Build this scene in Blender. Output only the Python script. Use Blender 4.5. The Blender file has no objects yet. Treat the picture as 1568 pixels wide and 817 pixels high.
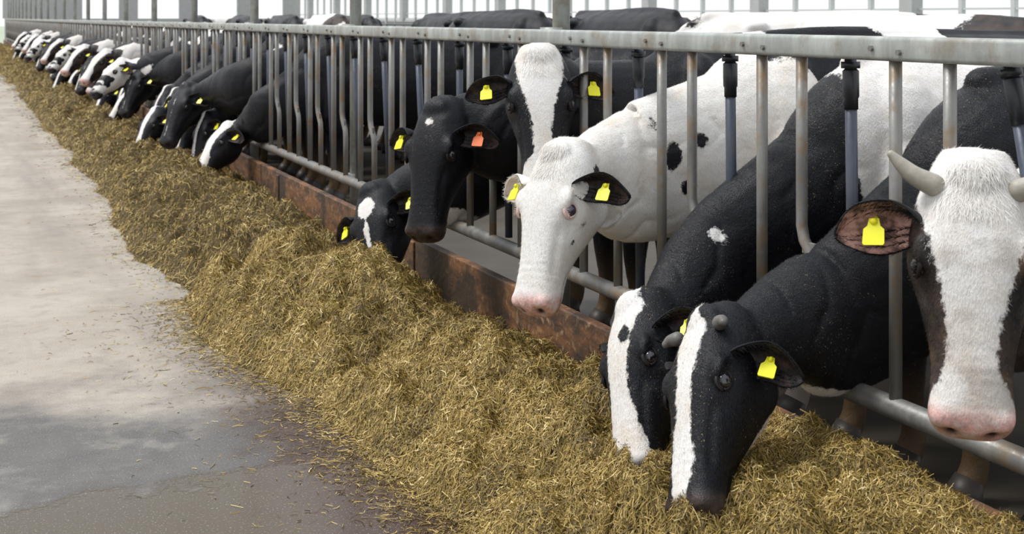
import bpy, math, numpy as np
from mathutils import Vector, Matrix
from mathutils.bvhtree import BVHTree
ZOOM=None
rng=np.random.default_rng(7)
SC=bpy.context.scene
COL=SC.collection
# ---------------------------------------------------------------- helpers
def V(*a): return np.array(a,float)
def nrm(v):
    v=np.asarray(v,float); return v/(np.linalg.norm(v)+1e-12)
def nrmr(v): return v/(np.linalg.norm(v,axis=1)[:,None]+1e-12)
TAB=rng.random((256,256))
def vnoise(x,y,o=0):
    x=np.asarray(x,float)+o*17.3; y=np.asarray(y,float)+o*9.1
    xi=np.floor(x).astype(int); yi=np.floor(y).astype(int); fx=x-xi; fy=y-yi
    fx=fx*fx*(3-2*fx); fy=fy*fy*(3-2*fy)
    g=lambda a,b: TAB[a%256,b%256]
    return (g(xi,yi)*(1-fx)+g(xi+1,yi)*fx)*(1-fy)+(g(xi,yi+1)*(1-fx)+g(xi+1,yi+1)*fx)*fy
def fbm(x,y,o=0,n=4):
    s=0;a=.5
    for i in range(n):
        s=s+a*(vnoise(x*2**i,y*2**i,o+i)-.5); a*=.5
    return s
def sstep(a,b,x):
    t=np.clip((x-a)/(b-a),0,1); return t*t*(3-2*t)
def crom(P,t):
    P=np.asarray(P,float); n=len(P)
    i=np.clip(np.floor(t).astype(int),0,n-2); f=(t-i)[:,None]
    g=lambda k:P[np.clip(k,0,n-1)]
    p0=g(i-1);p1=g(i);p2=g(i+1);p3=g(i+2)
    return .5*((2*p1)+(-p0+p2)*f+(2*p0-5*p1+4*p2-p3)*f*f+(-p0+3*p1-3*p2+p3)*f**3)
class MB:
    def __init__(s): s.v=[];s.f=[];s.n=0
    def add(s,v,f):
        v=np.asarray(v,float).reshape(-1,3)
        s.v.append(v); s.f+= [tuple(i+s.n for i in q) for q in f]; s.n+=len(v)
    def rings(s,R):
        R=np.asarray(R); m,k,_=R.shape
        f=[]
        for i in range(m-1):
            for j in range(k):
                a=i*k+j;b=i*k+(j+1)%k
                f.append((a,b,b+k,a+k))
        c0=m*k;c1=c0+1
        for j in range(k):
            f.append((c0,(j+1)%k,j)); f.append((c1,(m-1)*k+j,(m-1)*k+(j+1)%k))
        s.add(np.vstack([R.reshape(-1,3),R[0].mean(0),R[-1].mean(0)]),f)
    def tube(s,pts,rad,ref=(0,0,1),k=12,sub=1,rnd=False):
        pts=np.asarray(pts,float); rad=np.asarray([(r,r) if np.isscalar(r) else r for r in (rad if hasattr(rad,'__len__') else [rad]*len(pts))],float)
        ref=np.asarray(ref,float)
        if ref.ndim==1: ref=np.tile(ref,(len(pts),1))
        if sub>1:
            t=np.linspace(0,len(pts)-1,(len(pts)-1)*sub+1)
            pts=crom(pts,t);rad=np.maximum(crom(rad,t),1e-3);ref=crom(ref,t)
        if rnd:
            T0=nrm(pts[0]-pts[1]);T1=nrm(pts[-1]-pts[-2]);P=[];R=[]
            r0=rad[0].mean();r1=rad[-1].mean()
            cs=[(.95,.3),(.75,.66),(.4,.92)]
            P=[pts[0]+T0*r0*c for c,_ in cs]+list(pts)+[pts[-1]+T1*r1*c for c,_ in cs[::-1]]
            R=[rad[0]*q for _,q in cs]+list(rad)+[rad[-1]*q for _,q in cs[::-1]]
            ref=np.vstack([[ref[0]]*3,ref,[ref[-1]]*3]);pts=np.array(P);rad=np.array(R)
        T=np.gradient(pts,axis=0);T/=np.linalg.norm(T,axis=1)[:,None]+1e-12
        alt=np.where(np.abs((ref*T).sum(1))>.97*np.linalg.norm(ref,axis=1),1,0)
        ref=np.where(alt[:,None]==1,np.array([[1,.01,0]]),ref)
        U=ref-(ref*T).sum(1)[:,None]*T;U/=np.linalg.norm(U,axis=1)[:,None]
        W=np.cross(T,U)
        a=np.linspace(0,2*np.pi,k,endpoint=False)
        R=pts[:,None,:]+rad[:,0][:,None,None]*np.cos(a)[None,:,None]*W[:,None,:]+rad[:,1][:,None,None]*np.sin(a)[None,:,None]*U[:,None,:]
        s.rings(R)
    def ell(s,c,r,M=None,k=16):
        t=np.linspace(.06,math.pi-.06,k//2+2);a=np.linspace(0,2*np.pi,k,endpoint=False)
        R=np.stack([np.sin(t)[:,None]*np.cos(a)[None],np.sin(t)[:,None]*np.sin(a)[None],np.cos(t)[:,None]*np.ones(k)[None]],-1)*np.asarray(r)+np.asarray(c)
        if M is not None: R=xf(M,R.reshape(-1,3)).reshape(R.shape)
        s.rings(R)
    def box(s,c,h,b=0):
        c=np.asarray(c,float);x,y,z=h
        vs=[(sx*x,sy*y,sz*z) for sx in(-1,1) for sy in(-1,1) for sz in(-1,1)]
        s.add(np.array(vs)+c,[(0,1,3,2),(4,6,7,5),(0,4,5,1),(2,3,7,6),(0,2,6,4),(1,5,7,3)])
    def mesh(s,name,smooth=True):
        m=bpy.data.meshes.new(name); m.from_pydata(np.vstack(s.v).tolist(),[],s.f); m.update()
        if smooth: m.polygons.foreach_set('use_smooth',[True]*len(m.polygons))
        return m
def xf(M,p):
    p=np.asarray(p,float); A=np.array(M); return p@A[:3,:3].T+A[:3,3]
def obj(name,mesh,mats=(),parent=None,loc=None):
    o=bpy.data.objects.new(name,mesh);COL.objects.link(o)
    if mesh is not None:
        for m in mats:
            if len(mesh.materials)<len(mats): mesh.materials.append(m)
    if parent: o.parent=parent
    if loc is not None:o.location=loc
    return o
def empty(name,loc=(0,0,0)):
    o=bpy.data.objects.new(name,None);o.empty_display_size=.2;COL.objects.link(o);o.location=loc;return o
def bevel(o,w=.005,seg=2):
    m=o.modifiers.new('bevel','BEVEL');m.width=w;m.segments=seg;m.limit_method='ANGLE'
def polymesh(name,VV,FF,k):
    me=bpy.data.meshes.new(name);me.vertices.add(len(VV));me.vertices.foreach_set('co',np.ascontiguousarray(VV,dtype=np.float32).ravel());me.loops.add(FF.size);me.loops.foreach_set('vertex_index',FF.ravel().astype(np.int32))
    me.polygons.add(len(FF));me.polygons.foreach_set('loop_start',np.arange(len(FF),dtype=np.int32)*k);me.polygons.foreach_set('loop_total',np.full(len(FF),k,dtype=np.int32))
    me.update(calc_edges=True);return me
# ---------------------------------------------------------------- node helper
class NT:
    def __init__(s,name):
        s.m=bpy.data.materials.new(name);s.m.use_nodes=True;s.t=s.m.node_tree
        s.b=s.t.nodes['Principled BSDF'];s.tc=s.t.nodes.new('ShaderNodeTexCoord')
    def n(s,typ,**k):
        x=s.t.nodes.new(typ)
        for a,b in k.items():
            setattr(x,a,b)
        return x
    def l(s,a,b): s.t.links.new(a,b)
    def noise(s,scale,detail=4,rough=.55,vec=None,dist=0,sc3=None,src='Object'):
        x=s.n('ShaderNodeTexNoise');x.inputs['Scale'].default_value=scale;x.inputs['Detail'].default_value=detail;x.inputs['Roughness'].default_value=rough;x.inputs['Distortion'].default_value=dist
        v=vec or s.tc.outputs[src]
        if sc3:
            mp=s.n('ShaderNodeMapping');mp.inputs['Scale'].default_value=sc3;s.l(v,mp.inputs[0]);v=mp.outputs[0]
        s.l(v,x.inputs['Vector']);return x.outputs['Fac']
    def math(s,op,a,b=None,c=None):
        x=s.n('ShaderNodeMath',operation=op)
        for i,q in enumerate((a,b,c)):
            if q is None: continue
            if isinstance(q,(int,float)): x.inputs[i].default_value=q
            else: s.l(q,x.inputs[i])
        return x.outputs[0]
    def rng(s,a,lo,hi,t0=0,t1=1):
        x=s.n('ShaderNodeMapRange');s.l(a,x.inputs[0]);x.inputs[1].default_value=lo;x.inputs[2].default_value=hi;x.inputs[3].default_value=t0;x.inputs[4].default_value=t1;return x.outputs[0]
    def mix(s,f,a,b):
        x=s.n('ShaderNodeMix',data_type='RGBA')
        if isinstance(f,(int,float)):x.inputs[0].default_value=f
        else:s.l(f,x.inputs[0])
        for i,q in ((6,a),(7,b)):
            if isinstance(q,(tuple,list)):x.inputs[i].default_value=(*q[:3],1)
            else:s.l(q,x.inputs[i])
        return x.outputs[2]
    def attr(s,name):
        x=s.n('ShaderNodeAttribute');x.attribute_name=name;return x.outputs['Fac']
    def bump(s,h,strength=.3,dist=.01):
        x=s.n('ShaderNodeBump');x.inputs['Strength'].default_value=strength;x.inputs['Distance'].default_value=dist;s.l(h,x.inputs['Height'])
        s.l(x.outputs[0],s.b.inputs['Normal'])
    def col(s,c):
        if isinstance(c,tuple):s.b.inputs['Base Color'].default_value=(*c[:3],1)
        else:s.l(c,s.b.inputs['Base Color'])
    def set(s,k,v):
        if isinstance(v,(int,float)):s.b.inputs[k].default_value=v
        else:s.l(v,s.b.inputs[k])
def simple(name,c,rough=.5,metal=0,var=.25,scale=20,bump=0.1,spec=.5):
    t=NT(name);n=t.noise(scale)
    t.col(t.mix(n,tuple(q*(1-var) for q in c),tuple(min(1,q*(1+var)) for q in c)))
    t.set('Roughness',rough);t.set('Metallic',metal);t.set('Specular IOR Level',spec)
    if bump:t.bump(n,bump,.005)
    return t.m
def coat(name,nose=(.03,.026,.03),fleck=.5,white=(.80,.775,.75),warm=0.3,brown=0):
    t=NT(name)
    m=t.attr('mask');n1=t.noise(55,4,.7);n0=t.noise(14,3,.6)
    mm=t.math('ADD',m,t.math('MULTIPLY',t.math('SUBTRACT',n1,.5),.03));mm=t.math('ADD',mm,t.math('MULTIPLY',t.math('SUBTRACT',n0,.5),.03))
    f=t.rng(mm,-.003,.003)
    nb=t.noise(9,4);nw=t.noise(7,5,.65);nh=t.noise(330,2,.6,sc3=(1,1,.3))
    blk=t.mix(nb,(.0025,.003,.0055),(.008,.008,.011))
    if brown: blk=t.mix(t.rng(nb,.4,.65),(.012,.010,.010),(.06,.04,.032))
    fl=t.math('MULTIPLY',t.rng(t.noise(190,2,.5),.675,.70),t.rng(t.noise(6,2),.48,.60,0,fleck))
    blk=t.mix(fl,blk,(.30,.24,.13))
    wht=t.mix(t.rng(nw,.45,.8),white,tuple(white[i]*(.84,.75,.65)[i] for i in range(3)))
    wht=t.mix(t.rng(nh,.35,.65,.22,0),wht,tuple(q*.45 for q in white))
    c=t.mix(f,blk,wht)
    c=t.mix(t.attr('dirt'),c,(.16,.10,.05))
    ns=t.mix(t.rng(t.noise(45,4,.7),.42,.62),tuple(q*.8 for q in nose),tuple(min(1,q*1.25) for q in nose))
    nf=t.math('MULTIPLY',t.attr('nose'),t.rng(t.noise(24,4,.7),.30,.52,.35,1))
    c=t.mix(nf,c,ns);c=t.mix(t.attr('dk'),c,(.01,.006,.006))
    t.col(c);rr=t.rng(f,0,1,.42,.75);rr=t.math('ADD',rr,t.math('MULTIPLY',t.math('SUBTRACT',nb,.5),.5))
    ro=t.mix(t.attr('nose'),rr,(.3,.3,.3));t.set('Roughness',ro);t.set('Specular IOR Level',t.rng(f,0,1,.24,.3))
    h=t.math('ADD',nh,t.math('MULTIPLY',t.noise(40,3),1.2))
    t.bump(h,.5,.004)
    return t.m
COAT_DARK=coat('coat_black_nose')
COAT_PINK=coat('coat_pink_nose',(.62,.36,.32),.1,brown=1)
COAT_WHITE=coat('coat_white_pink_nose',(.70,.42,.38),.1,(.84,.82,.79))
COAT_FLECK=coat('coat_hay_flecked',(.05,.035,.03),.8)
M_EYE=simple('eye_glossy',(.014,.011,.014),.03,bump=0,spec=1.)
M_EYEP=simple('eye_pale',(.05,.04,.06),.03,bump=0,spec=1.)
M_LID=simple('eyelid_dark',(.012,.009,.009),.45,spec=.25)
M_LIDP=simple('eyelid_pink',(.74,.54,.50),.5)
M_EARB=simple('ear_black_hair',(.008,.008,.010),.6,scale=120,spec=.2)
M_EARW=simple('ear_white_hair',(.78,.75,.71),.7,scale=90,var=.08)
def earin(name,a,b):
    t=NT(name);n=t.noise(30,4,.6);t.col(t.mix(t.rng(n,.4,.62),a,b));t.set('Roughness',.6);t.bump(t.noise(150),.4,.004);return t.m
M_EINB=earin('ear_inner_dark',(.010,.008,.008),(.06,.035,.03))
M_EINP=earin('ear_inner_pink',(.12,.065,.055),(.60,.34,.28))
M_EINW=earin('ear_inner_pale',(.75,.62,.55),(.82,.78,.72))
M_TAGY=simple('yellow_tag_plastic',(.80,.76,.01),.4,var=.06,bump=0)
M_TAGO=simple('orange_tag_plastic',(.85,.17,.03),.4,var=.06,bump=0)
M_HORN=simple('horn_keratin',(.13,.12,.11),.5,scale=30,var=.6,bump=.4)
M_HORNP=simple('horn_pale',(.36,.33,.28),.5,scale=30,var=.4,bump=.4)
M_HOOF=simple('hoof_horn',(.05,.04,.035),.5)
# ---------------------------------------------------------------- cow builder
ST=np.array([ # x, half width, top, bottom, jaw narrowing
(-.07,.066,-.03,-.15,.1),(0,.096,.0,-.20,.15),(.06,.115,.018,-.24,.30),(.13,.126,.024,-.268,.42),(.20,.128,.020,-.266,.48),
(.27,.108,.008,-.236,.48),(.34,.088,-.006,-.200,.40),(.41,.077,-.018,-.176,.28),(.465,.078,-.026,-.168,.15),(.51,.081,-.032,-.164,.10),(.54,.071,-.046,-.154,.10),(.558,.044,-.072,-.128,.1)])
def head_rings(M,k=32):
    t=np.linspace(0,len(ST)-1,45);S=crom(ST,t)
    a=np.linspace(0,2*np.pi,k,endpoint=False);R=[]
    for x,w,tp,bt,j in S:
        mid=(tp+bt)/2;hh=(tp-bt)/2;e=2/2.6
        c=np.cos(a);s_=np.sin(a)
        yy=np.sign(c)*np.abs(c)**e;zz=np.sign(s_)*np.abs(s_)**e
        fac=1-j*np.clip(.25-zz,0,2)**1.3*.62
        R.append(np.stack([np.full(k,x),yy*w*fac,mid+zz*hh],-1))
    R=np.array(R)
    return xf(M,R.reshape(-1,3)).reshape(R.shape)
def hairs(me,n,flow,keep,ln,wd,lift,attrs=None,vary=.3):
    """short coat hairs sampled on a mesh surface; flow(points)->direction"""
    me.calc_loop_triangles();T=np.empty(len(me.loop_triangles)*3,np.int32);me.loop_triangles.foreach_get('vertices',T);T=T.reshape(-1,3)
    nv=len(me.vertices);co=np.empty(nv*3,np.float32);me.vertices.foreach_get('co',co);co=co.reshape(-1,3).astype(float)
    kp=keep(co);T=T[kp[T].all(1)]
    a,b,c=co[T[:,0]],co[T[:,1]],co[T[:,2]];cr=np.cross(b-a,c-a);ar=np.linalg.norm(cr,axis=1)
    pick=rng.choice(len(T),n,p=ar/ar.sum());N=nrmr(cr[pick])
    u=rng.random(n);v=rng.random(n);fl=u+v>1;u[fl]=1-u[fl];v[fl]=1-v[fl]
    p=a[pick]+(b-a)[pick]*u[:,None]+(c-a)[pick]*v[:,None]
    d=flow(p);d=d-(d*N).sum(1)[:,None]*N;d=nrmr(d)+rng.normal(0,vary,(n,3));d=nrmr(d-(d*N).sum(1)[:,None]*N)
    s=nrmr(np.cross(d,N)+N*rng.normal(0,.25,(n,1)))*wd;L=(ln*rng.uniform(.6,1.3,n))[:,None]
    dd=d+N*lift*rng.uniform(.4,1.5,n)[:,None]
    VV=np.stack([p-s-N*.001,p+s-N*.001,p+dd*L],1).reshape(-1,3)
    m=polymesh('short_hair',VV,np.arange(n*3).reshape(-1,3),3)
    if attrs:
        for k,ar_ in attrs.items():
            q=m.attributes.new(k,'FLOAT','POINT');q.data.foreach_set('value',np.repeat(ar_[T[pick][:,0]],3).astype(np.float32))
    return m
def build_cow_data(spec):
    P=V(*spec['P']);Mz=V(*spec['M']);N=V(*spec['N']);fz=V(*spec['fence']);vox=spec.get('vox',.011)
    F=nrm(Mz-P);Nn=nrm(N-(N@F)*F);L=np.cross(Nn,F);s=spec.get('s',np.linalg.norm(Mz-P)/.55)
    O=V(2.8,fz[1],0);ws=spec.get('ws',1.04)
    A=np.eye(4);A[:3,0]=F*s;A[:3,1]=L*s*ws;A[:3,2]=Nn*s;A[:3,3]=P-O
    mb=MB()
    mb.rings(head_rings(A))
    for sy in(-1,1):
        mb.ell((.175,sy*.094,-.008),(.045,.026,.018),A)   # brow
        mb.ell((.15,sy*.068,-.16),(.088,.044,.090),A)     # cheek muscle
        mb.ell((.30,sy*.060,-.085),(.12,.024,.024),A)     # facial crest
        mb.ell((.512,sy*.046,-.072),(.034,.034,.032),A)   # nostril pads
        mb.ell((.095,sy*.088,-.060),(.030,.024,.030),A)    # ear root
    mb.ell((.0,0,-.008),(.05,.062,.030),A)
    mb.ell((.475,0,-.148),(.055,.054,.024),A)
    h=lambda x,y,z: xf(A,[(x,y,z)])[0]
    fz=fz-O
    nh=spec.get('nh',.205);nw=spec.get('nw',.125)
    sh=V(0.0,spec.get('shy',0),spec.get('shz',.98))
    p0=h(.10,0,-.13);p1=h(.0,0,-.14)*.72+fz*.28
    up=V(0,0,1);r0=nrm(Nn*.4-F*.9)
    mid=(p1+fz)/2+V(0,0,.01)
    mb.tube([p0,p1,mid,fz,(fz*.45+sh*.55),sh],[(.080*s,.105*s),(.095*s,.13*s),(nw*.92,nh*.82),(nw,nh),(.175,nh*.5+.15),(.2,.31)],
            [r0,r0,nrm(r0+up),up,up,up],k=24,sub=6,rnd=True)
    bz=sh[2];by=sh[1];d=spec.get('yaw',0)
    bx=lambda u,y,z:(u*math.cos(d)-y*math.sin(d),by+u*math.sin(d)+y*math.cos(d),z)
    B=[(-.30,.10,.17,-.10),(-.2,.17,.27,-.05),(0,.235,.36,0),(.35,.275,.385,-.02),(.8,.305,.395,-.025),(1.2,.29,.36,.005),(1.5,.25,.30,.04),(1.66,.16,.2,.05)]
    mb.tube([bx(u,0,bz+dz) for u,w,hh,dz in B],[(w,hh) for u,w,hh,dz in B],(0,0,1),k=28,sub=5,rnd=True)
    mb.tube([bx(-.1,0,bz+.33),bx(.3,0,bz+.355),bx(.9,0,bz+.345),bx(1.55,0,bz+.33)],[.05,.045,.04,.05],k=10,sub=4,rnd=True)
    for sy in(-1,1):
        mb.ell(bx(1.22,sy*.2,bz+.27),(.09,.06,.05))
        mb.ell(bx(-.02,sy*.13,bz+.08),(.12,.13,.24))
        mb.tube([bx(-.02,sy*.16,.98),bx(-.08,sy*.17,.68),bx(0.0,sy*.16,.56),bx(.0,sy*.15,.38),bx(.01,sy*.15,.22),bx(.01,sy*.15,.11),bx(-.02,sy*.15,.05)],
                [.13,.10,.075,.052,.036,.042,.048],(0,1,0),k=14,sub=4,rnd=True)
        mb.tube([bx(1.4,sy*.15,1.02),bx(1.22,sy*.2,.70),bx(1.42,sy*.17,.54),bx(1.58,sy*.16,.43),bx(1.53,sy*.16,.24),bx(1.49,sy*.16,.11),bx(1.45,sy*.16,.05)],
                [.19,.14,.09,.055,.038,.043,.048],(0,1,0),k=14,sub=4,rnd=True)
    mb.ell(bx(1.15,0,.62),(.2,.16,.13))
    mb.tube([bx(1.62,0,bz+.3),bx(1.76,0,bz+.2),bx(1.8,0,.8),bx(1.78,0,.45)],[.035,.028,.02,.035],(0,1,0),k=10,sub=4,rnd=True)
    m0=mb.mesh('tmp');o=bpy.data.objects.new('tmp',m0);COL.objects.link(o)
    r=o.modifiers.new('r','REMESH');r.mode='VOXEL';r.voxel_size=vox
    sm=o.modifiers.new('s','SMOOTH');sm.factor=.5;sm.iterations=max(2,int(.05/vox))
    dg=bpy.context.evaluated_depsgraph_get();me=bpy.data.meshes.new_from_object(o.evaluated_get(dg))
    bpy.data.objects.remove(o);bpy.data.meshes.remove(m0)
    n=len(me.vertices);co=np.empty(n*3);me.vertices.foreach_get('co',co);co=co.reshape(-1,3)
    nr=np.empty(n*3);me.vertices.foreach_get('normal',nr);nr=nr.reshape(-1,3)
    Ai=np.linalg.inv(A);hl=xf(Ai,co)
    x,y,z=hl.T;ay=np.abs(y)
    # sculpt
    isH=((x>-.10)&(x<.62)&(ay<.2)&(z<.1)&(z>-.31)).astype(float)
    def g(cx,cy,cz,r): return np.exp(-(((x-cx)/r)**2+((ay-cy)/r)**2+((z-cz)/r)**2))*isH
    dsp=-.020*g(.548,.038,-.078,.017)-.006*g(.205,.125,-.040,.030)+.006*g(.525,.055,-.055,.02)-.009*g(.265,.10,-.05,.035)-.006*g(.08,.10,-.01,.04)
    mouth=np.exp(-((z-(-.130-.010*np.clip((.5-x)/.12,0,1)))/.006)**2)*sstep(.38,.42,x)*isH
    dsp-=.008*mouth
    wr=np.sin(x*260+y*20)*.0009*sstep(.36,.40,x)*(1-sstep(.44,.47,x))*isH*(z>-.1)
    wf=fbm(co[:,0]*7,co[:,2]*7,4,2)
    wk=(1-np.abs(np.sin((co[:,0]*1.0-co[:,2]*.55)*22+6*wf+2*np.sin(co[:,1]*9))))**3*(-.010)*(.5+wf*1.5).clip(0,1)*(1-isH)*sstep(.15,-.15,co[:,0])*(co[:,2]>.3)*(co[:,2]<1.1)
    jv=-.006*np.exp(-((z+.03+ (x-.3)*.25)/.012)**2)*sstep(.24,.30,x)*(1-sstep(.40,.46,x))*isH*(ay>.04)
    co=co+nr*((dsp*s+wr+wk+jv)[:,None])
    me.vertices.foreach_set('co',co.ravel());
    nose=sstep(.478,.520,x+.02*np.clip((-.06-z)/.06,-1,1))*(z>-.150)*(z<-.02)*isH
    nose=np.clip(nose,0,1)
    dk=np.clip(g(.552,.038,-.080,.013)*1.6,0,1)+mouth*.6
    w=co+O
    mask=spec['pat'](x,y,z,isH,w)
    dirt=np.clip(sstep(.45,.1,co[:,2])*.7,0,1)*(1-isH)
    if spec.get('dirt'):dirt=np.maximum(dirt,spec['dirt']*sstep(.10,.3,fbm(x*16,z*16+y*9,3)+.05)*isH*(x>.15)*(x<.5))
    at=dict(mask=np.asarray(mask,float),nose=nose,dk=np.clip(dk,0,1),dirt=dirt)
    for nm,ar in at.items():
        a=me.attributes.new(nm,'FLOAT','POINT');a.data.foreach_set('value',np.asarray(ar,dtype=np.float32))
    me.polygons.foreach_set('use_smooth',[True]*len(me.polygons));me.update()
    mt=spec.get('mat',COAT_DARK)
    parts=[('body',me,[mt],None)]
    bvh=BVHTree.FromPolygons([Vector(q) for q in co],[tuple(p.vertices) for p in me.polygons])
    eyec=[]
    eb=MB();lb=MB()
    for sy in(-1,1):
        st=h(.205,sy*.30,.040);dr=nrm(h(.205,0,-.070)-st)
        hit=bvh.ray_cast(Vector(st),Vector(dr))
        c=np.array(hit[0]) if hit[0] is not None else h(.205,sy*.12,-.03)
        R=.0245*s;c=c+dr*R*.36;eyec.append(c)
        eb.ell(c,(R,R,R),k=24)
        out=-dr;ex=nrm(F-(F@out)*out);ez=np.cross(out,ex)
        a=np.linspace(0,2*np.pi,25)
        ring=c+out*R*.50+np.cos(a)[:,None]*ex*R*1.08+np.sin(a)[:,None]*ez*R*.74
        lb.tube(ring,.0042*s,out,k=8)
        up_=ez if (ez@Nn)>0 else -ez
        a=np.linspace(.1,math.pi-.1,11)
        arc=c+out*R*.42+np.cos(a)[:,None]*ex*R*1.25+np.sin(a)[:,None]*up_*R*.98
        lb.tube(arc,[(.003*s+.004*s*math.sin(q)) for q in a],out,k=8,rnd=True)
        for q in np.linspace(.5,math.pi-.5,22):
            b0=c+out*R*.62+math.cos(q)*ex*R*1.0+math.sin(q)*up_*R*.78;tp=b0+(out*.9-up_*.05+ex*math.cos(q)*.5+rng.normal(0,.1,3))*.016*s
            lb.tube([b0,tp],[.0008,.0003],up_,k=4)
    parts.append(('eyes',eb.mesh('eyes'),[spec.get('eye',M_EYE)],None))
    parts.append(('eyelids',lb.mesh('eyelids'),[spec.get('lid',M_LID)],None))
    nh_=spec.get('hair',0)
    if nh_:
        def flow(p):
            l=xf(Ai,p);ish=(l[:,0]>-.02)&(l[:,0]<.62)&(abs(l[:,1])<.2)&(l[:,2]>-.31)&(l[:,2]<.1)
            bd=np.tile(V(.75,0,-.5),(len(p),1))
            hd=np.tile(F,(len(p),1))+L[None]*np.sign(l[:,1])[:,None]*.35-Nn[None]*.15
            return np.where(ish[:,None],hd,bd)
        def keep(p):
            l=xf(Ai,p);k=(p[:,0]<.25)&~((l[:,0]>.478)&(abs(l[:,1])<.12)&(l[:,2]<.05)&(l[:,2]>-.16))&(p[:,2]>.28)
            for c in eyec:k&=np.linalg.norm(p-c,axis=1)>.033*s
            return k
        hm=hairs(me,nh_,flow,keep,.011,.0005,.24,at)
        parts.append(('short_hair',hm,[mt],None))
    # ears
    axs=spec.get('earax',(None,None));cols=spec.get('ears',('b','b'));tags=spec.get('tags',('y','y'))
    for i,sy in enumerate((1,-1)):   # 0 = cow's left
        ax=axs[i] or (-.02,1,-.22)
        ax=nrm(V(ax[0],sy*ax[1],ax[2]));ne=V(.62,0,.78);ne=nrm(ne-(ne@ax)*ax);cr=np.cross(ax,ne)
        ns,nt=18,11;vs=[];Lh=.176;BS=V(.10,sy*.094,-.058);es=spec.get('es',1.08)
        for a in range(ns):
            q=a/(ns-1)
            wd=(.014+.040*math.sin(math.pi*min(1,q**.82*.93))**.8)*es
            if q>.66: wd*=math.sqrt(max(0,1-((q-.66)/.34)**2))*.98+.02
            cup=.050*(1-q)**1.2+.012
            for b in range(nt):
                t=b/(nt-1)*2-1
                p=BS+ax*(q*Lh)+cr*(t*wd*(1-.15*(1-q))+.004*math.sin(q*9)*(abs(t)**3))+ne*(cup*(abs(t)**2.2)-.020*math.sin(q*3.1))
                p=p+V(.030,0,-.016)*q*q
                vs.append(p)
        vs=xf(A,np.array(vs));fs=[]
        for a in range(ns-1):
            for b in range(nt-1):
                k=a*nt+b;fs.append((k,k+1,k+nt+1,k+nt) if sy>0 else (k,k+nt,k+nt+1,k+1))
        e=MB();e.add(vs,fs);em=e.mesh('ear')
        ii,oo={'b':(M_EINB,M_EARB),'p':(M_EINP,M_EARB),'w':(M_EINW,M_EARW),'x':(M_EINB,M_EARW)}[cols[i]]
        nn=em.polygons[20].normal;wne=np.array(A)[:3,:3]@ne
        if np.dot(np.array(nn),wne)<0: em.flip_normals()
        em.update()
        parts.append(('ear_'+('left','right')[i],em,[ii,oo],'ear'))
        if nh_:
            axw=nrm(np.array(A)[:3,:3]@ax);G=vs.reshape(ns,nt,3)
            crw=nrm(np.array(A)[:3,:3]@cr);wn=nrm(wne)
            sg=1 if np.dot(G[5,nt-1]-G[5,0],crw)>0 else -1
            nr_=1500
            q=rng.random(nr_)*(ns-1.01);qi=q.astype(int);qf=(q-qi)[:,None];sd=rng.integers(0,2,nr_)
            off=rng.integers(0,4,nr_);b0=np.where(sd[:,None]==0,G[qi,off]*(1-qf)+G[qi+1,off]*qf,G[qi,nt-1-off]*(1-qf)+G[qi+1,nt-1-off]*qf)
            dd=axw[None]*rng.uniform(.3,1,(nr_,1))+crw[None]*sg*(sd*2-1)[:,None]*rng.uniform(-.7,.5,(nr_,1))+wn[None]*rng.uniform(.0,.5,(nr_,1))
            dd=nrmr(dd);sdv=nrmr(np.cross(dd,wn[None]+rng.normal(0,.3,(nr_,3))))*.0006;ll=rng.uniform(.010,.026,(nr_,1))*(.5+.5*(1-q/ns))[:,None]
            VV=np.stack([b0-sdv,b0+sdv,b0+dd*ll],1).reshape(-1,3)
            parts.append(('ear_fringe_'+('left','right')[i],polymesh('ear_fringe',VV,np.arange(nr_*3).reshape(-1,3),3),[oo],None))
        tg=tags[i]
        if tg:
            T=MB();c=BS+ax*(Lh*.56)+ne*.002
            dn=nrm(V(1,0,.15)-(V(1,0,.15)@ax)*ax*.6);wd_=nrm(np.cross(ne,dn));n2=np.cross(dn,wd_)
            out=[(-.010,-.008),(.010,-.008),(.013,.010),(.021,.018),(.022,.052),(.019,.056),(-.019,.056),(-.022,.052),(-.021,.018),(-.013,.010)]
            vv=[];
            for off in (0,.004):
                for u,vq in out: vv.append(c+wd_*u*spec.get('tw',1)+dn*vq+n2*off+ne*.006)
            m_=len(out);ff=[tuple(range(m_))[::-1],tuple(range(m_,2*m_))]+[(j,(j+1)%m_,(j+1)%m_+m_,j+m_) for j in range(m_)]
            T.add(xf(A,np.array(vv)),ff);T.ell(c+n2*.006+ne*.006,(.008,.008,.006),A,10)
            T.tube(xf(A,np.array([c-ne*.02,c+ne*.012])),.004,k=8)
            parts.append(('ear_tag_'+('left','right')[i],T.mesh('tag',False),[M_TAGO if tg=='o' else M_TAGY],None))
    hn=spec.get('horns')
    if hn:
        H=MB()
        for sy in(-1,1):
            if hn=='long': pts=[(.03,sy*.08,-.01),(.015,sy*.115,-.0),(-.005,sy*.14,.008),(-.028,sy*.163,.016)];rr=[.026,.022,.017,.009]
            elif hn=='curl': pts=[(.04,sy*.085,.0),(.045,sy*.105,.008),(.055,sy*.116,.013)];rr=[.021,.017,.011]
            else: pts=[(.03,sy*.085,0),(.03,sy*.100,.006),(.035,sy*.110,.009)];rr=[.018,.015,.010]
            H.tube(xf(A,np.array(pts)),[q*s for q in rr],k=14,sub=4,rnd=True)
        parts.append(('horns',H.mesh('horns'),[M_HORNP if hn=='long' else M_HORN],None))
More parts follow.
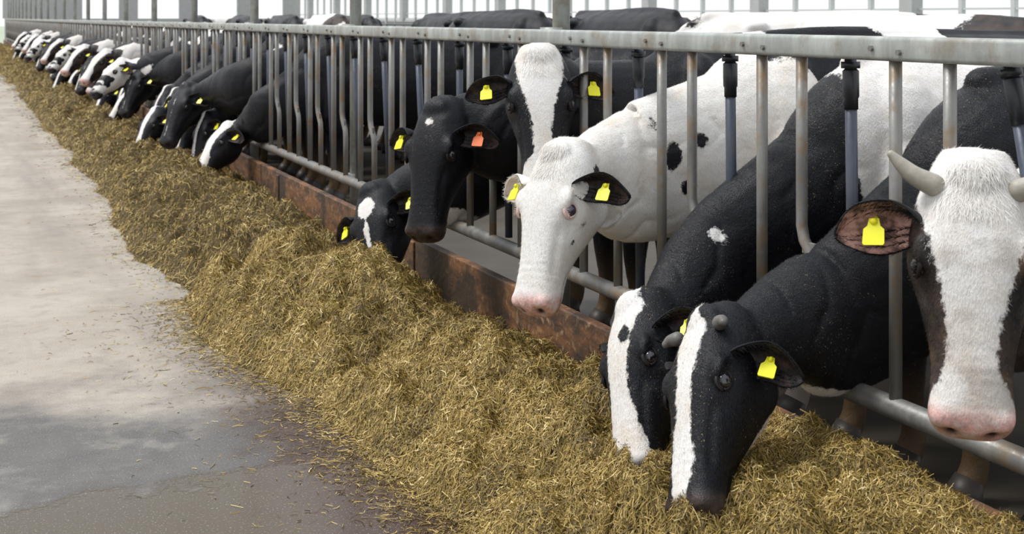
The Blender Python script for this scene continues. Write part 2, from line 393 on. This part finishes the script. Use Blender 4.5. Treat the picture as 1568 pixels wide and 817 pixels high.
    if spec.get('tuft'):
        vs=[];fs=[]
        for q in range(spec['tuft']):
            bx_=rng.uniform(-.04,.10);by_=rng.normal(0,.032);st=V(bx_,by_,.10)
            ws_=xf(A,[st,st+V(0,0,-1)]);hit=bvh.ray_cast(Vector(ws_[0]),Vector(nrm(ws_[1]-ws_[0])))
            if hit[0] is None: continue
            b0=np.array(hit[0]);nn=np.array(hit[1])
            dd=nrm(F*rng.uniform(.6,1.2)+L*rng.normal(0,.4)+nn*rng.uniform(.15,.4));ln=rng.uniform(.012,.030);sd=nrm(np.cross(dd,nn))*.0009
            vs+=[b0-sd,b0+sd,b0+dd*ln];
        m=polymesh('forelock',np.array(vs),np.arange(len(vs)).reshape(-1,3),3)
        parts.append(('forelock',m,[M_EARW],None))
    hf=MB()
    for lx,ly in((-.02,.15),(-.02,-.15),(1.45,.16),(1.45,-.16)):
        c=bx(lx,ly,0);hf.tube([(c[0]-.01,c[1],.002),(c[0]-.01,c[1],.04),(c[0]+.01,c[1],.075)],[(.062,.056),(.057,.052),(.046,.044)],(1,0,0),k=14)
    parts.append(('hooves',hf.mesh('hooves'),[M_HOOF],None))
    return parts,O
def place_cow(data,dy=0,loc=None,rz=0,sc=1):
    parts,O=data
    e=empty('dairy_cow',(O[0],O[1]+dy,0) if loc is None else loc);e.rotation_euler[2]=rz;e.scale=(sc,sc,sc)
    for nm,me,mats,kind in parts:
        o=bpy.data.objects.new(nm,me);COL.objects.link(o);o.parent=e
        if not me.materials:
            for m in mats: me.materials.append(m)
        if kind=='ear':
            q=o.modifiers.new('t','SOLIDIFY');q.thickness=.007;q.offset=-1;q.material_offset=1;q.material_offset_rim=1
            u=o.modifiers.new('ss','SUBSURF');u.levels=1;u.render_levels=1
    return e
def blob(w,c,r):
    c=V(*c);r=V(*r) if hasattr(r,'__len__') else V(r,r,r)
    d=np.sqrt((((w-c)/r)**2).sum(1));return (1-d)*r.min()
def bodynoise(w,o,th=0,sc=1.6):
    return (fbm(w[:,0]*sc+w[:,2]*sc*.6,w[:,1]*sc+w[:,2]*sc,o,3)+th)*.5
def wmax(*a):
    r=a[0]
    for q in a[1:]:r=np.maximum(r,q)
    return r
# ---- individual patterns (positive = white)
def patA(x,y,z,H,w):
    ay=abs(y)
    b=np.interp(x,[-.1,.0,.1,.2,.3,.4,.46,.6],[.14,.13,.105,.076,.052,.044,.066,.14])-ay-np.clip(-.06-z,0,1)*.5
    return np.where(H>0,b,wmax(bodynoise(w,4,.12),.0*x-.02))
def patB(x,y,z,H,w):
    b=np.interp(x,[-.1,.0,.03,.10,.2,.3,.42,.50,.6],[-.02,.015,.04,.045,.030,.028,.042,.025,.0])-abs(y)-np.clip(-.05-z,0,1)
    jaw=blob(np.stack([x,y,z],1),(.30,0,-.27),(.30,.10,.075))
    hd=wmax(b,jaw)
    nk=wmax(blob(w,(1.98,2.95,.40),(.32,.15,.085)),blob(w,(3.35,3.05,1.15),(.5,.5,.35)),blob(w,(3.4,3.,.6),(.5,.5,.3)))
    return wmax(np.where(H>0,hd,-1),np.where(H>0,-1,nk))
def patC(x,y,z,H,w):
    b=np.interp(x,[-.1,.02,.10,.2,.3,.42,.48,.6],[.0,.08,.062,.045,.042,.065,.10,.12])-abs(y)-np.clip(-.06-z,0,1)*.7
    b=np.minimum(b,-blob(np.stack([x,y,z],1),(.12,.03,.02),(.03,.022,.05)))
    nk=wmax(blob(w,(2.12,3.44,.80),(.034,.06,.028)),blob(w,(3.1,3.6,1.0),(.55,.6,.55)))
    return np.where(H>0,b,nk)
DSP=[((2.02,3.98,.98),.035),((2.05,3.97,.86),.02),((2.22,4.06,1.12),(.05,.06,.075)),((2.12,4.0,.90),(.035,.06,.04)),((2.30,4.07,.97),(.03,.06,.05)),((2.2,4.05,.80),.022),((2.36,4.06,.86),.03),((2.06,3.97,.76),.018),((2.4,4.07,1.02),.03),((2.5,4.0,.8),.05),((3.0,4.2,1.3),(.32,.3,.16)),((2.7,4.0,.65),(.1,.1,.2)),((3.8,4.2,1.2),(.3,.4,.4)),((2.14,3.97,.70),.02),((2.28,4.05,.75),.018)]
def patD(x,y,z,H,w):
    hd=x*0+.1;hlw=np.stack([x,y,z],1)
    for c,r in [((.235,.13,-.10),.014),((.10,.12,-.02),.016),((.30,.09,-.09),.010),((.03,.1,-.12),.022)]: hd=np.minimum(hd,-blob(hlw,c,r))
    b=x*0+.1
    for c,r in DSP:b=np.minimum(b,-blob(w,c,r))
    return np.where(H>0,hd,b)
def patE(x,y,z,H,w):
    b=np.interp(x,[-.1,.0,.1,.2,.3,.4,.47,.6],[.07,.088,.082,.054,.034,.034,.09,.13])-abs(y)-np.clip(-.05-z,0,1)
    return np.where(H>0,b,wmax(blob(w,(3.4,4.8,1.1),(.5,.5,.4)),-.05+0*x))
def patF(x,y,z,H,w):
    hd=blob(np.stack([x,y,z],1),(.07,0,.02),(.015,.018,.05))
    return np.where(H>0,hd,blob(w,(3.6,5.4,.9),(.3,.4,.4)))
def patG(x,y,z,H,w):
    hl=np.stack([x,y,z],1)
    st=wmax(blob(hl,(.11,0,.02),(.055,.046,.05)),np.interp(x,[0,.15,.2,.5,.6],[-.03,.0,.012,.012,-.03])-abs(y)-np.clip(-.05-z,0,1))
    nk=wmax(blob(w,(2.0,6.0,.42),(.35,.25,.15)),blob(w,(1.95,5.9,.72),(.05,.05,.05)),blob(w,(3.4,6.1,1.),.45))
    return wmax(np.where(H>0,wmax(st,blob(hl,(.1,0,-.27),(.2,.1,.06))),nk))
CW=[
 dict(P=(1.935,2.165,1.13),M=(1.805,2.027,.650),N=(-.62,-.78,.1),fence=(2.22,2.38,.86),nh=.22,pat=patA,mat=COAT_PINK,ears=('p','p'),tags=('y','y'),horns='long',dirt=.4,vox=.009,tuft=1500,hair=110000,s=.93,ws=1.12,es=1.35,earax=((.04,1,-.22),(.04,1,-.22))),
 dict(P=(1.735,2.93,.69),M=(1.505,2.69,.335),N=(-.92,-.10,.35),fence=(2.22,3.0,.64),nh=.21,nw=.13,pat=patB,mat=COAT_FLECK,horns='curl',s=.90,tags=('y',None),earax=((.12,.75,-.7),(-.1,.9,-.5)),vox=.009,shz=.93,hair=130000),
 dict(P=(1.80,3.46,.615),M=(1.62,3.20,.25),N=(-.95,-.08,.3),fence=(2.22,3.58,.70),pat=patC,mat=COAT_FLECK,s=.92,tags=('y',None),earax=((-.15,.8,-.5),(-.2,.9,-.4)),vox=.010,shz=.97,hair=110000),
 dict(P=(1.858,4.10,1.0),M=(1.665,3.97,.525),N=(-.93,-.36,.40),fence=(2.22,4.2,.90),nh=.25,pat=patD,mat=COAT_WHITE,ears=('b','w'),eye=M_EYEP,lid=M_LIDP,vox=.009,tuft=1500,shz=1.02,hair=130000,ws=1.1),
 dict(P=(2.053,4.668,1.31),M=(1.974,4.43,.825),N=(-.384,-.923,.3),fence=(2.24,4.83,1.08),pat=patE,mat=COAT_DARK,vox=.011,tuft=900,shz=.99,s=.97,ws=1.1,hair=60000),
 dict(P=(1.915,5.483,1.06),M=(1.755,5.324,.545),N=(-.8,-.5,.4),fence=(2.22,5.45,.93),pat=patF,mat=COAT_FLECK,tags=('o','y'),vox=.011,hair=70000,ws=1.08),
 dict(P=(1.825,6.20,.62),M=(1.75,5.90,.235),N=(-.82,-.42,.5),fence=(2.22,6.08,.64),pat=patG,mat=COAT_DARK,s=1.0,vox=.012,shz=.95,hair=40000),
]
for c in CW: place_cow(build_cow_data(c))
# ---- farther cows
def gen(base,bw,o,th):
    def f(x,y,z,H,w):
        b=bw*np.interp(x,[-.1,.0,.1,.3,.42,.6],[.5,1,1,.7,1,2])-abs(y)-np.clip(-.05-z,0,1)
        return np.where(H>0,b if base=='b' else x*0+.1-2*np.clip(fbm(x*12,z*12,o)+.02,0,1),bodynoise(w,o,th))
    return f
VAR=[
 dict(P=(1.949,.21,.612),M=(1.64,.01,.276),N=(-.6,-.1,.75),fence=(2.22,0,.68),pat=gen('b',.075,1,-.35),vox=.016,s=.92),
 dict(P=(1.80,.62,.865),M=(1.56,.4,.42),N=(-.7,-.4,.5),fence=(2.22,0,.87),pat=gen('b',.0,2,-.4),vox=.016,nh=.24,nw=.15),
 dict(P=(1.9,-.05,.62),M=(1.75,-.2,.24),N=(-.9,-.3,.4),fence=(2.22,0,.68),pat=gen('b',.03,3,-.16),vox=.018,s=.9),
 dict(P=(1.86,.1,1.02),M=(1.5,-.1,.66),N=(-.5,-.3,.8),fence=(2.22,0,.92),pat=gen('b',.08,5,-.05),vox=.018,mat=COAT_PINK),
 dict(P=(1.84,.05,.9),M=(1.6,-.1,.45),N=(-.7,-.4,.5),fence=(2.22,0,.85),pat=gen('w',.1,6,.14),vox=.018,mat=COAT_PINK,ears=('w','b')),
 dict(P=(1.95,.1,.72),M=(1.72,.0,.28),N=(-.8,-.3,.5),fence=(2.22,0,.72),pat=gen('b',.02,7,-.25),vox=.018,s=.95),
 dict(P=(1.72,.3,.98),M=(1.38,.05,.66),N=(-.5,-.2,.8),fence=(2.22,0,.9),pat=gen('w',.1,9,-.1),vox=.018,nh=.22,s=.98,ears=('b','w')),
 dict(P=(1.78,-.15,.60),M=(1.55,-.35,.25),N=(-.8,-.4,.5),fence=(2.22,0,.68),pat=gen('b',.04,11,-.3),vox=.018,s=.9,nh=.22),
]
VD=[build_cow_data(v) for v in VAR]
place_cow(VD[0],10.35);place_cow(VD[1],11.05)
seq=[2,5,3,7,5,1,6,0,2,7,3,4,1,2,3,5,6,0,1,7]
i=14;k=0
while i<64:
    y0=2.777+.614*i+.2+rng.uniform(-.12,.12)
    if not (i in (22,29,37,45,46)):
        if i in (16,17): v=(7,5)[i-16]
        elif i==20: v=6
        else: v=seq[k%20]
        e=place_cow(VD[v],y0,sc=1);e.location.x+=rng.uniform(-.12,.08);e.rotation_euler[2]=rng.uniform(-.08,.08);k+=1
    i+=1
# second herd deeper in the barn
HP=math.pi/2
for (px,py,r,v,s_) in [(5.7,6.1,HP*1.1,3,1.07),(5.6,10.0,HP,2,1.12),(5.5,12.6,HP*1.05,1,1.12),(5.7,16.5,-HP,5,1.1),(5.6,20.5,HP,3,1.1),(5.8,24.5,HP,1,1.1),(5.6,29,-HP,5,1.1),(5.7,34,HP,2,1.1),
      (7.4,9.2,2.9,4,1.1),(7.4,13.8,1.4,1,1.12),(8.0,17.5,1.7,4,1.1),(8.8,11.4,3.4,5,1.1),(7.9,21.5,-1.4,5,1.12),(8.0,27,1.6,1,1.1),(12.6,15.2,3.0,3,1.1),(12.5,21.5,2.8,4,1.1),(13,18.6,3.1,2,1.1),(13,28,2.6,5,1.1),(8.0,39,3.3,4,1.1)]:
    place_cow(VD[v],loc=(px,py,0),rz=r,sc=s_)
# ---------------------------------------------------------------- feed fence
def galv(name,c=(.36,.38,.38),rust=.35,metal=.55,rough=.42):
    t=NT(name);n=t.noise(9,5,.65);n2=t.noise(60,3,.6);n4=t.noise(14,4,.6,sc3=(1,1,.25))
    b=t.mix(n2,tuple(q*.75 for q in c),tuple(q*1.2 for q in c));b=t.mix(t.rng(n4,.45,.7,0,.6),b,tuple(min(1,q*1.7) for q in c))
    f=t.rng(n,.50,.66,0,rust);t.col(t.mix(f,b,(.20,.14,.08)))
    t.set('Metallic',t.math('MULTIPLY',t.math('SUBTRACT',1,f),metal));t.set('Roughness',t.rng(n2,.3,.7,rough-.1,rough+.15));t.bump(n2,.15,.002);return t.m
M_RAIL=galv('galvanised_rail',(.34,.355,.335),.5,.3,.5)
M_BAR=galv('galvanised_bar',(.20,.195,.185),1.,.4,.45)
M_LATCH=galv('blue_grey_latch_tube',(.06,.07,.095),.12,.35,.42)
M_SLV=simple('black_plastic_sleeve',(.012,.014,.018),.4)
FX=2.22;ZT=1.37;ZB=.45;Y0=2.777;SP=.614
fence=empty('feed_fence',(FX,0,0))
def rrect(mb,y0,y1,z,hx,hz,r=.012):
    a=np.linspace(0,2*np.pi,20,endpoint=False);e=2/5
    sx=np.sign(np.cos(a))*abs(np.cos(a))**e*hx;sz=np.sign(np.sin(a))*abs(np.sin(a))**e*hz
    R=[np.stack([sx,np.full(20,yy),z+sz],-1) for yy in np.linspace(y0,y1,40)]
    mb.rings(R)
mb=MB();rrect(mb,0.9,70,ZT,.028,.032);obj('top_rail',mb.mesh('top_rail'),[M_RAIL],fence)
mb=MB();mb.tube([(0,yy,ZB) for yy in np.linspace(.9,70,30)],.029,k=16);obj('bottom_rail',mb.mesh('bottom_rail'),[M_BAR],fence)
bars=MB();lat=MB();slv=MB();clp=MB()
occ=set([-1,0,1,2,3,4,5,12,13])|set(range(14,64))
for i in range(-3,110):
    y=Y0+SP*i;kk=12 if i<20 else 6
    bars.tube([(0,y,ZT-.02),(0,y,.9),(0,y,ZB)],.0168,(1,0,0),k=kk)
    yb=y+.67*SP
    bars.tube([(0,yb,ZT-.02),(0,yb,1.02),(0,yb,.86),(0,yb-.012,.82),(0,yb-.075,.755),(0,yb-.085,.71),(0,yb-.085,ZB)],.0165,(1,0,0),k=kk)
    yl=y+.37*SP
    if i in occ: a,b=(.03,yl,1.36),(.03,yl-.015,ZB+.03)
    else: a,b=(.03,yl+.03,1.36),(.03,yl-.10,ZB+.03)
    a=V(*a);b=V(*b)
    if i==-1: a=V(.03,yl+.02,1.36);b=V(.03,yl-.17,ZB+.03)
    lat.tube([a,b],.0165,(1,0,0),k=kk)
    d=nrm(b-a);slv.tube([a+d*.05,a+d*.055,a+d*.125,a+d*.13,a+d*.16],[.017,.0225,.0225,.0195,.0195],(1,0,0),k=kk)
    slv.tube([a+d*.03,a+d*.048],[.026,.026],(1,0,0),k=kk)
    if i<30:
        clp.box((0.0,yb-.04,.80),(.006,.03,.016));
        clp.tube([(-.036,y+.06,ZT),(-.028,y+.06,ZT)],.008,(0,0,1),k=6)
        clp.tube([(-.036,y-.05,ZT-.008),(-.028,y-.05,ZT-.008)],.008,(0,0,1),k=6)
o=obj('neck_bars',bars.mesh('neck_bars'),[M_BAR],fence)
obj('latch_bars',lat.mesh('latch_bars'),[M_LATCH],fence);obj('latch_sleeves',slv.mesh('latch_sleeves'),[M_SLV],fence)
obj('bolts',clp.mesh('bolts',False),[M_BAR],fence)
post=MB()
for j in range(-1,22):
    y=4.99+3.07*j
    post.tube([(.075,y,0),(.075,y,4.6)],.036,(1,0,0),k=16)
    post.box((.03,y,ZT),(.03,.045,.04));post.box((.03,y,ZB),(.03,.045,.03));post.box((.075,y,.006),(.08,.08,.006))
obj('posts',post.mesh('posts'),[M_RAIL],fence)
# ---------------------------------------------------------------- curb
t=NT('rusty_curb_board');n=t.noise(7,6,.7,sc3=(1,.5,2));n2=t.noise(35,4);n4=t.noise(2.5,4,.6)
c=t.mix(t.rng(n,.38,.62),(.26,.12,.05),(.065,.038,.028));c=t.mix(t.rng(n2,.55,.7,0,.7),c,(.42,.27,.15));c=t.mix(t.rng(n4,.46,.58,0,.85),c,(.045,.035,.028));t.col(c);t.set('Roughness',.6);t.bump(n2,.5,.008);M_CURB=t.m
cb=MB();y=.9
while y<70:
    cb.box((2.155,y+1.53,.17),(.022,1.525,.168));y+=3.07
    cb.box((2.128,y-.6,.2),(.006,.04,.12))
o=obj('feed_curb',cb.mesh('feed_curb',False),[M_CURB]);bevel(o,.006)
# ---------------------------------------------------------------- hay
def hayedge(y):
    return 1.09+.17*sstep(5.6,4.2,y)+.30*fbm(y*.9,y*0+3.3,5,3)+.08*fbm(y*6,y*0+1,8,2)
def hayz(x,y):
    d=x-hayedge(y)
    ramp=.11*sstep(-.02,.10,d)+.13*sstep(.05,.5,d)
    near=sstep(4.7,3.6,y)
    back=sstep(1.76,2.10,x)
    ramp=ramp+back*(.02*near-.13*(1-near))+ .05*near*sstep(1.35,1.7,x)
    cl=.26*fbm(x*3.0,y*2.8,1,3)+.26*np.abs(fbm(x*5.5,y*5.5,2,3))*1.4-.035+.12*fbm(x*16,y*16,3,3)
    m=sstep(-.02,.18,d)
    ramp=ramp+.11*np.exp(-(((x-1.58)/.20)**2+((y-5.6)/.6)**2))-.06*np.exp(-(((x-1.98)/.15)**2+((y-5.2)/.5)**2))
    z=ramp+cl*m*(1-.3*back)+.012*m
    return np.minimum(z,.43)-.02*(1-sstep(-.06,.0,d))
ys=[1.0]
while ys[-1]<68: ys.append(ys[-1]+max(.012,.0035*ys[-1]))
ys=np.array(ys);xs=np.linspace(.82,2.132,110)
X,Y=np.meshgrid(xs,ys);Z=hayz(X,Y)
nx=len(xs);ny=len(ys)
idx=np.arange(nx*ny).reshape(ny,nx)
F=np.stack([idx[:-1,:-1],idx[:-1,1:],idx[1:,1:],idx[1:,:-1]],-1).reshape(-1,4)
hay=empty('hay_feed',(0,0,0))
me=polymesh('hay_mound',np.stack([X,Y,Z],-1).reshape(-1,3),F,4);me.polygons.foreach_set('use_smooth',[True]*len(me.polygons))
t=NT('hay_base');n=t.noise(28,5,.7,sc3=(1,1,1));n2=t.noise(140,3,.7);n3=t.noise(3.5,3)
c=t.mix(t.rng(n,.3,.7),(.045,.028,.008),(.16,.105,.030));c=t.mix(t.rng(n2,.52,.7,0,.8),c,(.34,.25,.08));t.col(c);t.set('Roughness',.85);t.bump(t.math('ADD',n2,n),.9,.02);M_HAYB=t.m
obj('hay_mound',me,[M_HAYB],hay)
NS=760000
u=rng.random(NS);ya=1.9;yb_=60.
yy=ya*(yb_/ya)**(u**1.35)
yy=np.where(rng.random(NS)<.62,2.2+4.8*rng.random(NS)**1.2,yy)
eg=hayedge(yy)
xx=eg-.02+(2.14-eg)*rng.random(NS)
lo=rng.random(NS)<.018
xx=np.where(lo,eg-np.abs(rng.normal(0,.10,NS))*(1+(rng.random(NS)<.15)*2),xx)
zz=np.maximum(hayz(xx,yy),0)+.003
scl=1+yy/14.
ln=rng.uniform(.006,.024,NS)*scl;ln=np.where(rng.random(NS)<.14,ln*2.2,ln)
wd=rng.uniform(.0003,.0011,NS)*(1+yy/6)
az=rng.uniform(0,2*np.pi,NS)
e=.012
gx=(hayz(xx+e,yy)-hayz(xx-e,yy))/(2*e);gy=(hayz(xx,yy+e)-hayz(xx,yy-e))/(2*e)
gx=np.where(lo,0,np.clip(gx,-1.5,1.5));gy=np.where(lo,0,np.clip(gy,-1.5,1.5))
D=np.stack([np.cos(az),np.sin(az),gx*np.cos(az)+gy*np.sin(az)+rng.normal(0,.45,NS)*(~lo)],-1)
D/=np.linalg.norm(D,axis=1)[:,None]
Nv=np.stack([-gx,-gy,np.ones(NS)],-1)+rng.normal(0,.5,(NS,3));S=np.cross(D,Nv);S/=np.linalg.norm(S,axis=1)[:,None]
C=np.stack([xx,yy,zz],-1)+Nv*(rng.random(NS)*.008*(~lo))[:,None]
bend=rng.normal(0,.12,NS)[:,None]*S
a=C-D*ln[:,None]*.5;b=C+D*ln[:,None]*.5;mid=C+bend*ln[:,None]
W=S*wd[:,None]
VV=np.stack([a-W,a+W,mid-W,mid+W,b-W*.7,b+W*.7],1).reshape(-1,3)
b6=(np.arange(NS)*6)[:,None]
FF=np.concatenate([b6+np.array([[0,1,3,2]]),b6+np.array([[2,3,5,4]])],1).reshape(-1,4)
me=polymesh('hay_straws',VV,FF,4)
tone=np.repeat(np.clip(rng.beta(1.4,2.6,NS)+.45*fbm(xx*4,yy*4,6,3)+.3*fbm(xx*14,yy*14,9,2),0,1),6)
at=me.attributes.new('tone','FLOAT','POINT');at.data.foreach_set('value',tone.astype(np.float32))
t=NT('straw');r=t.n('ShaderNodeValToRGB');t.l(t.attr('tone'),r.inputs[0])
el=r.color_ramp.elements;el[0].position=0;el[0].color=(.080,.050,.011,1);el[1].position=1;el[1].color=(.90,.75,.42,1)
for p,c in((.25,(.215,.140,.030)),(.5,(.38,.262,.065)),(.75,(.60,.43,.13))):
    q=el.new(p);q.color=(*c,1)
t.col(r.outputs[0]);t.set('Roughness',.6);M_STR=t.m
obj('hay_straws',me,[M_STR],hay)
# ---------------------------------------------------------------- floors and walls
def grid(name,x0,x1,y0,y1,z,mat):
    m=MB();m.add([(x0,y0,z),(x1,y0,z),(x1,y1,z),(x0,y1,z)],[(0,1,2,3)]);return obj(name,m.mesh(name,False),[mat])
t=NT('worn_concrete');tc=t.tc.outputs['Object'];sp=t.n('ShaderNodeSeparateXYZ');t.l(tc,sp.inputs[0])
n1=t.noise(1.1,6,.65);n2=t.noise(6,5,.7);n3=t.noise(140,3,.7);n5=t.noise(1.0,5,.6,sc3=(2.2,.25,1));n6=t.noise(2.2,5,.6)
c=t.mix(t.rng(n1,.35,.65),(.33,.285,.24),(.46,.41,.35));c=t.mix(t.rng(n2,.5,.72,0,.45),c,(.23,.20,.165));c=t.mix(t.rng(n5,.48,.68,0,.6),c,(.24,.21,.185))
yn=t.math('ADD',sp.outputs[1],t.math('MULTIPLY',t.math('SUBTRACT',n1,.5),2.6));yn=t.math('ADD',yn,t.math('MULTIPLY',t.math('SUBTRACT',n2,.5),1.2))
wet=t.rng(yn,5.75,4.75)
wc=t.mix(n2,(.085,.08,.08),(.20,.19,.18));wc=t.mix(t.rng(n6,.52,.66,0,.7),wc,(.30,.28,.255))
c=t.mix(wet,c,wc)
pud=t.rng(t.math('ADD',sp.outputs[1],t.math('MULTIPLY',t.math('SUBTRACT',n1,.5),1.2)),4.26,4.18)
c=t.mix(pud,c,(.075,.055,.032))
xn=t.math('ADD',sp.outputs[0],t.math('MULTIPLY',t.math('SUBTRACT',n2,.5),.6))
st=t.math('MULTIPLY',t.rng(xn,.80,1.05,0,.8),t.rng(sp.outputs[1],6.2,4.8));c=t.mix(st,c,(.060,.032,.022))
c=t.mix(t.rng(n3,.60,.70,0,.5),c,(.07,.06,.05));c=t.mix(t.rng(n3,.40,.32,0,.5),c,(.55,.53,.50))
t.col(c);ro=t.math('SUBTRACT',.88,t.math('MULTIPLY',wet,.15));ro=t.math('SUBTRACT',ro,t.math('MULTIPLY',pud,.55));t.set('Roughness',ro);t.set('Specular IOR Level',.25)
t.bump(t.math('MULTIPLY',t.math('ADD',n3,n2),t.math('SUBTRACT',1,pud)),.6,.008);M_FLR=t.m
grid('floor',-7,2.2,-6,75,0,M_FLR)
M_DIRTY=simple('manure_concrete',(.075,.062,.047),.55,scale=3,var=.5,bump=.3)
grid('floor_cow_side',2.2,18,-6,75,0,M_DIRTY)
M_OUT=simple('outdoor_gravel_grass',(.36,.40,.30),.9,scale=.3,var=.3)
grid('ground_outside',-150,200,-100,260,-.12,M_OUT)
M_WALL=simple('painted_block_wall',(.46,.47,.46),.7,scale=4,var=.15)
M_FRM=simple('white_window_frame',(.58,.60,.60),.4,var=.08)
w=MB();w.box((18.1,34.5,.68),(.1,40.5,.68));w.box((18.1,34.5,4.3),(.1,40.5,.3))
for q in range(15): w.box((18.05,-5.9+5.6*q,2.2),(.14,.20,2.2))
obj('wall_right',w.mesh('wall_right',False),[M_WALL])
w=MB();w.box((-7.1,34.5,.7),(.1,40.5,.7));w.box((-7.1,34.5,4.3),(.1,40.5,.3));obj('wall_left',w.mesh('wall_left',False),[M_WALL])
w=MB();w.box((10.2,75.1,.7),(7.9,.1,.7));w.box((5.5,75.1,4.3),(12.5,.1,.3));w.box((-4.6,75.1,2.),(2.4,.1,2.));w.box((4.2,75.1,2.7),(2.0,.1,1.3))
for q in (8.6,11.8,15.0,17.6): w.box((q,75.1,2.7),(.5,.1,1.3))
obj('wall_back',w.mesh('wall_back',False),[M_WALL])
n=1
for wx in (18.1,):
    y=-6
    while y<75:
        f=MB()
        for q in range(0,4): f.box((wx,y+q*1.4+.05,2.7),(.05,.05,1.3))
        f.box((wx,y+2.8,1.40),(.06,2.8,.04));f.box((wx,y+2.8,1.62),(.03,2.8,.02));f.box((wx,y+2.8,2.7),(.04,2.8,.03));f.box((wx,y+2.8,3.96),(.06,2.8,.04))
        obj('window_%d'%n,f.mesh('window',False),[M_FRM]);n+=1;y+=5.6
M_DARK=galv('cubicle_pipe',(.16,.17,.17),.3,.5,.4)
for (cx,y0,y1) in ((10.4,6,66),(15.0,9,66)):
    m=MB()
    for z in (.55,1.05,1.28): m.tube([(0,y0,z),(0,y1,z)],.03,(1,0,0),k=8)
    y=y0
    while y<y1:
        m.tube([(0,y,0),(0,y,1.45)],.035,(1,0,0),k=8)
        m.tube([(0,y+.1,1.1),(.8,y+.1,1.1),(1.5,y+.1,1.0),(1.6,y+.1,.7),(1.3,y+.1,.5),(0,y+.1,.45)],.024,(0,1,0),k=8,sub=3)
        y+=1.2 if y<30 else 2.4
    obj('cubicle_divider',m.mesh('cubicle'),[M_DARK],None,(cx,0,0))
# ---------------------------------------------------------------- light
W=bpy.data.worlds.new('World');SC.world=W;W.use_nodes=True;nt=W.node_tree
bg=nt.nodes['Background'];tc=nt.nodes.new('ShaderNodeTexCoord');sx=nt.nodes.new('ShaderNodeSeparateXYZ');rp=nt.nodes.new('ShaderNodeValToRGB')
nt.links.new(tc.outputs['Generated'],sx.inputs[0]);nt.links.new(sx.outputs[2],rp.inputs[0]);nt.links.new(rp.outputs[0],bg.inputs[0])
rp.color_ramp.elements[0].color=(1,1,1,1);rp.color_ramp.elements[1].color=(.82,.90,1,1);bg.inputs[1].default_value=1.0
def sun(name,e,rot,ang,c=(1,1,1)):
    l=bpy.data.lights.new(name,'SUN');l.energy=e;l.angle=math.radians(ang);l.color=c;o=bpy.data.objects.new(name,l);COL.objects.link(o);o.rotation_euler=[math.radians(q) for q in rot];return o
sun('daylight_through_roof',2.7,(-14,-26,0),22,(1,.98,.94))
# ---------------------------------------------------------------- camera
cam=bpy.data.cameras.new('camera');co=bpy.data.objects.new('camera',cam);COL.objects.link(co)
co.location=(0,0,1.45);co.rotation_euler=(math.radians(90),0,-math.atan(1040/2500))
cam.sensor_width=36;cam.lens=2500/1920*36;cam.shift_y=-467/1920;cam.clip_end=500
cam.dof.use_dof=True;cam.dof.focus_distance=4.0;cam.dof.aperture_fstop=8
if ZOOM:
    z,cx,cy=ZOOM;cam.lens*=z;cam.shift_x=(cx-784)/1568*z;cam.shift_y=(-467/1920-(cy-408)/1568)*z;cam.dof.aperture_fstop*=z
SC.camera=co
SC.view_settings.view_transform='Standard';SC.view_settings.look='None';SC.view_settings.exposure=.12
